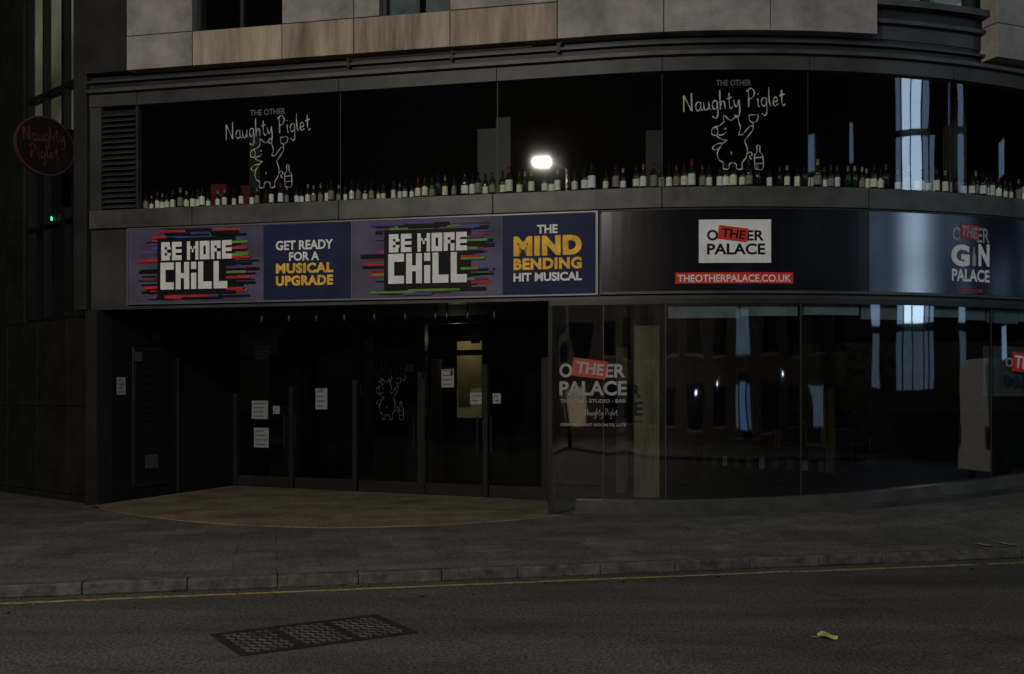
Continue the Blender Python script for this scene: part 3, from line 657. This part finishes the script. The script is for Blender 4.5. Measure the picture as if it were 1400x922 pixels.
# ------------------------------------------------------------------ LEFT NEIGHBOUR
NB=empty('neighbouring_building'); qa=Vector((-7.18,17.62,0)); qd=Vector((-.746,.666,0)).normalized(); qn=Vector((-qd.y,qd.x,0)); 
if qn.y>0: qn=-qn
def Q(t,z,off=0): p=qa+qd*t+qn*off; return Vector((p.x,p.y,z))
m=MB()
pbox(m,-.02,.8,3.25,13,0,-.5,'cladn',Q); pbox(m,2.85,3.7,3.25,13,0,-.5,'cladn',Q); pbox(m,.8,2.85,9.5,13,-.05,-.5,'clad2',Q)
for a,b in((-.02,.95),(.965,2.2),(2.215,3.5),(3.515,5),(5.015,7)):
    for z0,z1 in((-.05,.12),(.13,1.68),(1.695,3.235)): pbox(m,a,b,z0,z1,.03 if z0>0 else .05,-.4,'clad2' if a<2 else 'cladn',Q)
pbox(m,3.7,9,3.25,13,-.1,-.5,'clad2',Q)
m.obj('wall_panels',NB,bevel=.006)
m=MB(); pbox(m,.8,2.85,3.25,9.5,-1.2,-1.4,'dark',Q)
sheet(m,.8,2.85,3.25,9.5,-.12,'glass',Q); sheet(m,.8,2.85,6.6,9.5,-.2,'litpane',Q)
for t,w in((.8,.05),(1.28,.10),(2.1,.05),(2.8,.05)): pbox(m,t,t+w,3.25,9.5,-.05,-.18,'black',Q)
for z in(3.25,5.0,6.55,7.45): pbox(m,.85,2.8,z,z+.07,-.055,-.175,'black',Q)
m.obj('tall_window',NB)
m=MB(); p=Q(2.38,5.24,-.3); lathe(m,(p.x,p.y,p.z-.04),[(0,.001),(.01,.03),(.04,.042),(.07,.03),(.08,.001)],'green_em',12); p=Q(2.38,5.24,-.42); box(m,p,(.22,.08,.2),'black'); m.obj('green_signal_lamp')
m=MB(); pbox(m,SL-.25,SL-.002,3.33,13,.12,-.4,'clad2'); m.obj('corner_pier',NB)
RS=empty('round_hanging_sign'); m=MB(); w0=Q(.32,6.08,0); ctr=w0+qn*.72
def disc(r,th,k):
    n=40; vs=[];
    for e in(-th/2,th/2):
        for i in range(n): a=6.28318*i/n; vs.append(ctr+qn*r*math.cos(a)+Vector((0,0,r*math.sin(a)))+qd*e)
    m.add(vs,[tuple(range(n)),tuple(range(n,2*n))[::-1]]+[(i,n+i,n+(i+1)%n,(i+1)%n) for i in range(n)],k)
disc(.5,.08,'discrim'); disc(.475,.094,'disc'); tube(m,w0,ctr-qn*.5,.025,'black'); tube(m,w0+Vector((0,0,.35)),ctr-qn*.36+Vector((0,0,.36)),.015,'black'); tube(m,w0-Vector((0,0,.35)),ctr-qn*.36-Vector((0,0,.36)),.015,'black')
m.obj('disc',RS)
q=MB()
def RF(u_,z,off=0): return ctr+qn*(-u_)+Vector((0,0,z-6.08))+(-qd)*(.048+off)
strokes(q,hand('Naughty'),-.36,6.12,.72,.22,.002,'discrim',RF,.024,.1); strokes(q,hand('Piglet'),-.25,5.84,.5,.2,.002,'discrim',RF,.024,.1)
q.obj('script_lettering',RS)
# ------------------------------------------------------------------ OPPOSITE SIDE (seen in reflections)
def block(name,c,size,rz,floors,bays,lit,wallk='brickw',gy=1):
    E=empty(name); w,d,h=size; q=MB(); box(q,(c[0],c[1],h/2-.1),(w,d,h),wallk,rz); q.obj('walls',E)
    q=MB(); fh=h/floors; bw=w/bays
    for f in range(floors):
        for b in range(bays):
            x=-w/2+(b+.5)*bw; z=f*fh+fh*.5; y=gy*(d/2+.012)
            cx=c[0]+x*math.cos(rz)-y*math.sin(rz); cy=c[1]+x*math.sin(rz)+y*math.cos(rz)
            k=lit(f,b); box(q,(cx,cy,z),(bw*.5,.02,fh*.6),k,rz)
            box(q,(cx,cy,z-fh*.3-.06),(bw*.58,.16,.1),'stone',rz); 
    q.obj('windows',E)
random.seed(3)
block('terrace_building',(0,-19,0),(60,8,9.5),ka,3,20,lambda f,b:('blue_em4' if b>11 and random.random()<.35 else 'black') if random.random()>.08 else 'warm_em')
block('office_building',(34,-22,0),(20,8,18),ka+.6,5,8,lambda f,b:'black' if random.random()>.3 else 'blue_em2')
block('office_building',(46,14,0),(30,8,16),ka+1.75,5,10,lambda f,b:'black' if random.random()>.35 else 'blue_em2')
q=MB(); box(q,(9.3,-12.4,1.6),(.5,.1,2.1),'blue_em3',ka); box(q,(9.3,-12.5,1.7),(.8,.1,2.6),'black',ka); q.obj('lit_doorway')
for x,y,z in((6.2,-13.2,2.6),(13.5,-11.6,3.0),(3.5,-13.8,2.2)):
    q=MB(); lathe(q,(x,y,z-.12),[(0,.001),(.02,.05),(.16,.065),(.19,.03)],'dot_em',8); box(q,(x,y-.2,z+.15),(.08,.5,.06),'black',ka); q.obj('wall_lantern')
GT=empty('glass_stair_tower'); c=Vector((21.3,2.6,0)); rz=math.atan2(.659,-.753)-math.pi/2
q=MB(); cb=c+Vector((.753,-.659,0))*3.2; box(q,(cb.x,cb.y,8),(12,6,16.4),'clad2',rz); q.obj('walls',GT)
q=MB(); uu=Vector((math.cos(rz),math.sin(rz),0))
for i,(x,w) in enumerate(((-4.6,.5),(-3.6,.8),(-1.55,.45),(-.75,.8),(.25,.95),(1.15,.5),(1.8,.4),(3.4,.5),(4.6,.6))):
    for z0 in(2.2,4.4,6.6,8.8,11.0,13.2):
        if i in(0,1,2,6,7,8) and random.random()<.4: continue
        p=c+uu*x; k='blue_em' if i in(3,4) and z0>3 else ('blue_em2' if z0>3 else 'blue_em4'); box(q,(p.x,p.y,z0+.95),(w,.2,1.9),k,rz)
q.obj('lit_windows',GT)
VN=empty('parked_van'); vc=Vector((16.6,13.35,-.12)); va=ka
def V(x,y,z): return Vector((vc.x+x*math.cos(va)-y*math.sin(va),vc.y+x*math.sin(va)+y*math.cos(va),vc.z+z))
q=MB(); side=[(-2.9,.35),(2.4,.35),(2.6,.55),(2.58,1.05),(1.9,1.4),(1.25,2.2),(.8,2.75),(-2.75,2.85),(-2.92,2.6)]
n=len(side); a_=[V(x,-.97 if z<1.3 else -.88,z) for x,z in side]; b_=[V(x,.97 if z<1.3 else .88,z) for x,z in side]
q.add(a_+b_,[tuple(range(n)),tuple(range(n,2*n))[::-1]]+[(i,n+i,n+(i+1)%n,(i+1)%n) for i in range(n)],'van'); q.obj('body',VN,bevel=.06)
q=MB()
for sy in(-1,1):
    for x in(-1.8,1.7):
        tube(q,V(x,sy*.76,.34),V(x,sy*.99,.34),.34,'tyre',24); tube(q,V(x,sy*.985,.34),V(x,sy*1.005,.34),.2,'hub',18)
q.obj('wheels',VN)
q=MB()
for sy in(-1,1): q.add([V(.5,sy*.985,1.4),V(1.75,sy*.985,1.4),V(1.2,sy*.93,2.05),V(.5,sy*.93,2.1)],[(0,1,2,3)],'vanglass')
q.add([V(1.93,-.8,1.42),V(1.93,.8,1.42),V(1.3,.76,2.18),V(1.3,-.76,2.18)],[(0,1,2,3)],'vanglass'); q.obj('windows',VN)
q=MB()
for sy in(-1,1): 
    p=V(-2.93,sy*.85,1.1); box(q,p,(.05,.1,.5),'tail',va); p=V(2.6,sy*.7,.8); box(q,p,(.06,.3,.2),'hub',va)
p=V(2.62,0,.45); box(q,p,(.1,1.7,.2),'tyre',va); q.obj('lamps_and_bumper',VN)
# ------------------------------------------------------------------ LAMPS
def street_lamp(name,base,head,power,col):
    E=empty(name); q=MB(); bx,by=base; hx,hy,hz=head
    lathe(q,(bx,by,0),[(0,.001),(0,.13),(.9,.12),(1.0,.075),(hz,.045),(hz+.05,.001)],'clad',14)
    tube(q,(bx,by,hz),(hx,hy,hz+.12),.03,'clad'); d=.12
    for e in(-d,d): box(q,(hx+e*.95,hy+e*-.3,hz+.13),(.2,.42,.07),'black',.35)
    q.obj('post',E)
    for e in(-d,d):
        L=bpy.data.lights.new('bulb','POINT'); L.energy=power; L.color=col; L.shadow_soft_size=.05
        o=bpy.data.objects.new('bulb',L); o.location=(hx+e*.95,hy+e*-.3,hz); C.collection.objects.link(o); o.parent=E
street_lamp('street_lamp',(-6.6,-4.0),(-6.9,-2.75,10.15),3100,(1,.92,.80))
L=bpy.data.lights.new('lobby_lamp','POINT'); L.energy=5; L.color=(1,.85,.55); L.shadow_soft_size=.08
o=bpy.data.objects.new('lobby_ceiling_lamp',L); o.location=DP(DS(606),3.0,-.5); C.collection.objects.link(o)
# ------------------------------------------------------------------ SKY
w=bpy.data.worlds.new('World'); scn.world=w; w.use_nodes=True; nt=w.node_tree; bg=nt.nodes['Background']
sk=nt.nodes.new('ShaderNodeTexSky'); sk.sky_type='NISHITA'; sk.sun_disc=False; sk.sun_elevation=math.radians(14); sk.sun_rotation=math.radians(200)
nt.links.new(sk.outputs[0],bg.inputs[0]); bg.inputs[1].default_value=.0006
sl=bpy.data.lights.new('moon','SUN'); sl.energy=.015; sl.angle=math.radians(8); sl.color=(.8,.88,1)
so=bpy.data.objects.new('moon',sl); so.rotation_euler=(math.radians(50),0,math.radians(-25)); C.collection.objects.link(so)
# ------------------------------------------------------------------ CAMERA
cd=bpy.data.cameras.new('camera'); cd.lens=36; cd.sensor_width=36; cd.shift_y=88/1400; cd.clip_end=600
co=bpy.data.objects.new('camera',cd); co.location=(0,0,CAMZ); co.rotation_euler=(math.radians(90),0,0); C.collection.objects.link(co); scn.camera=co
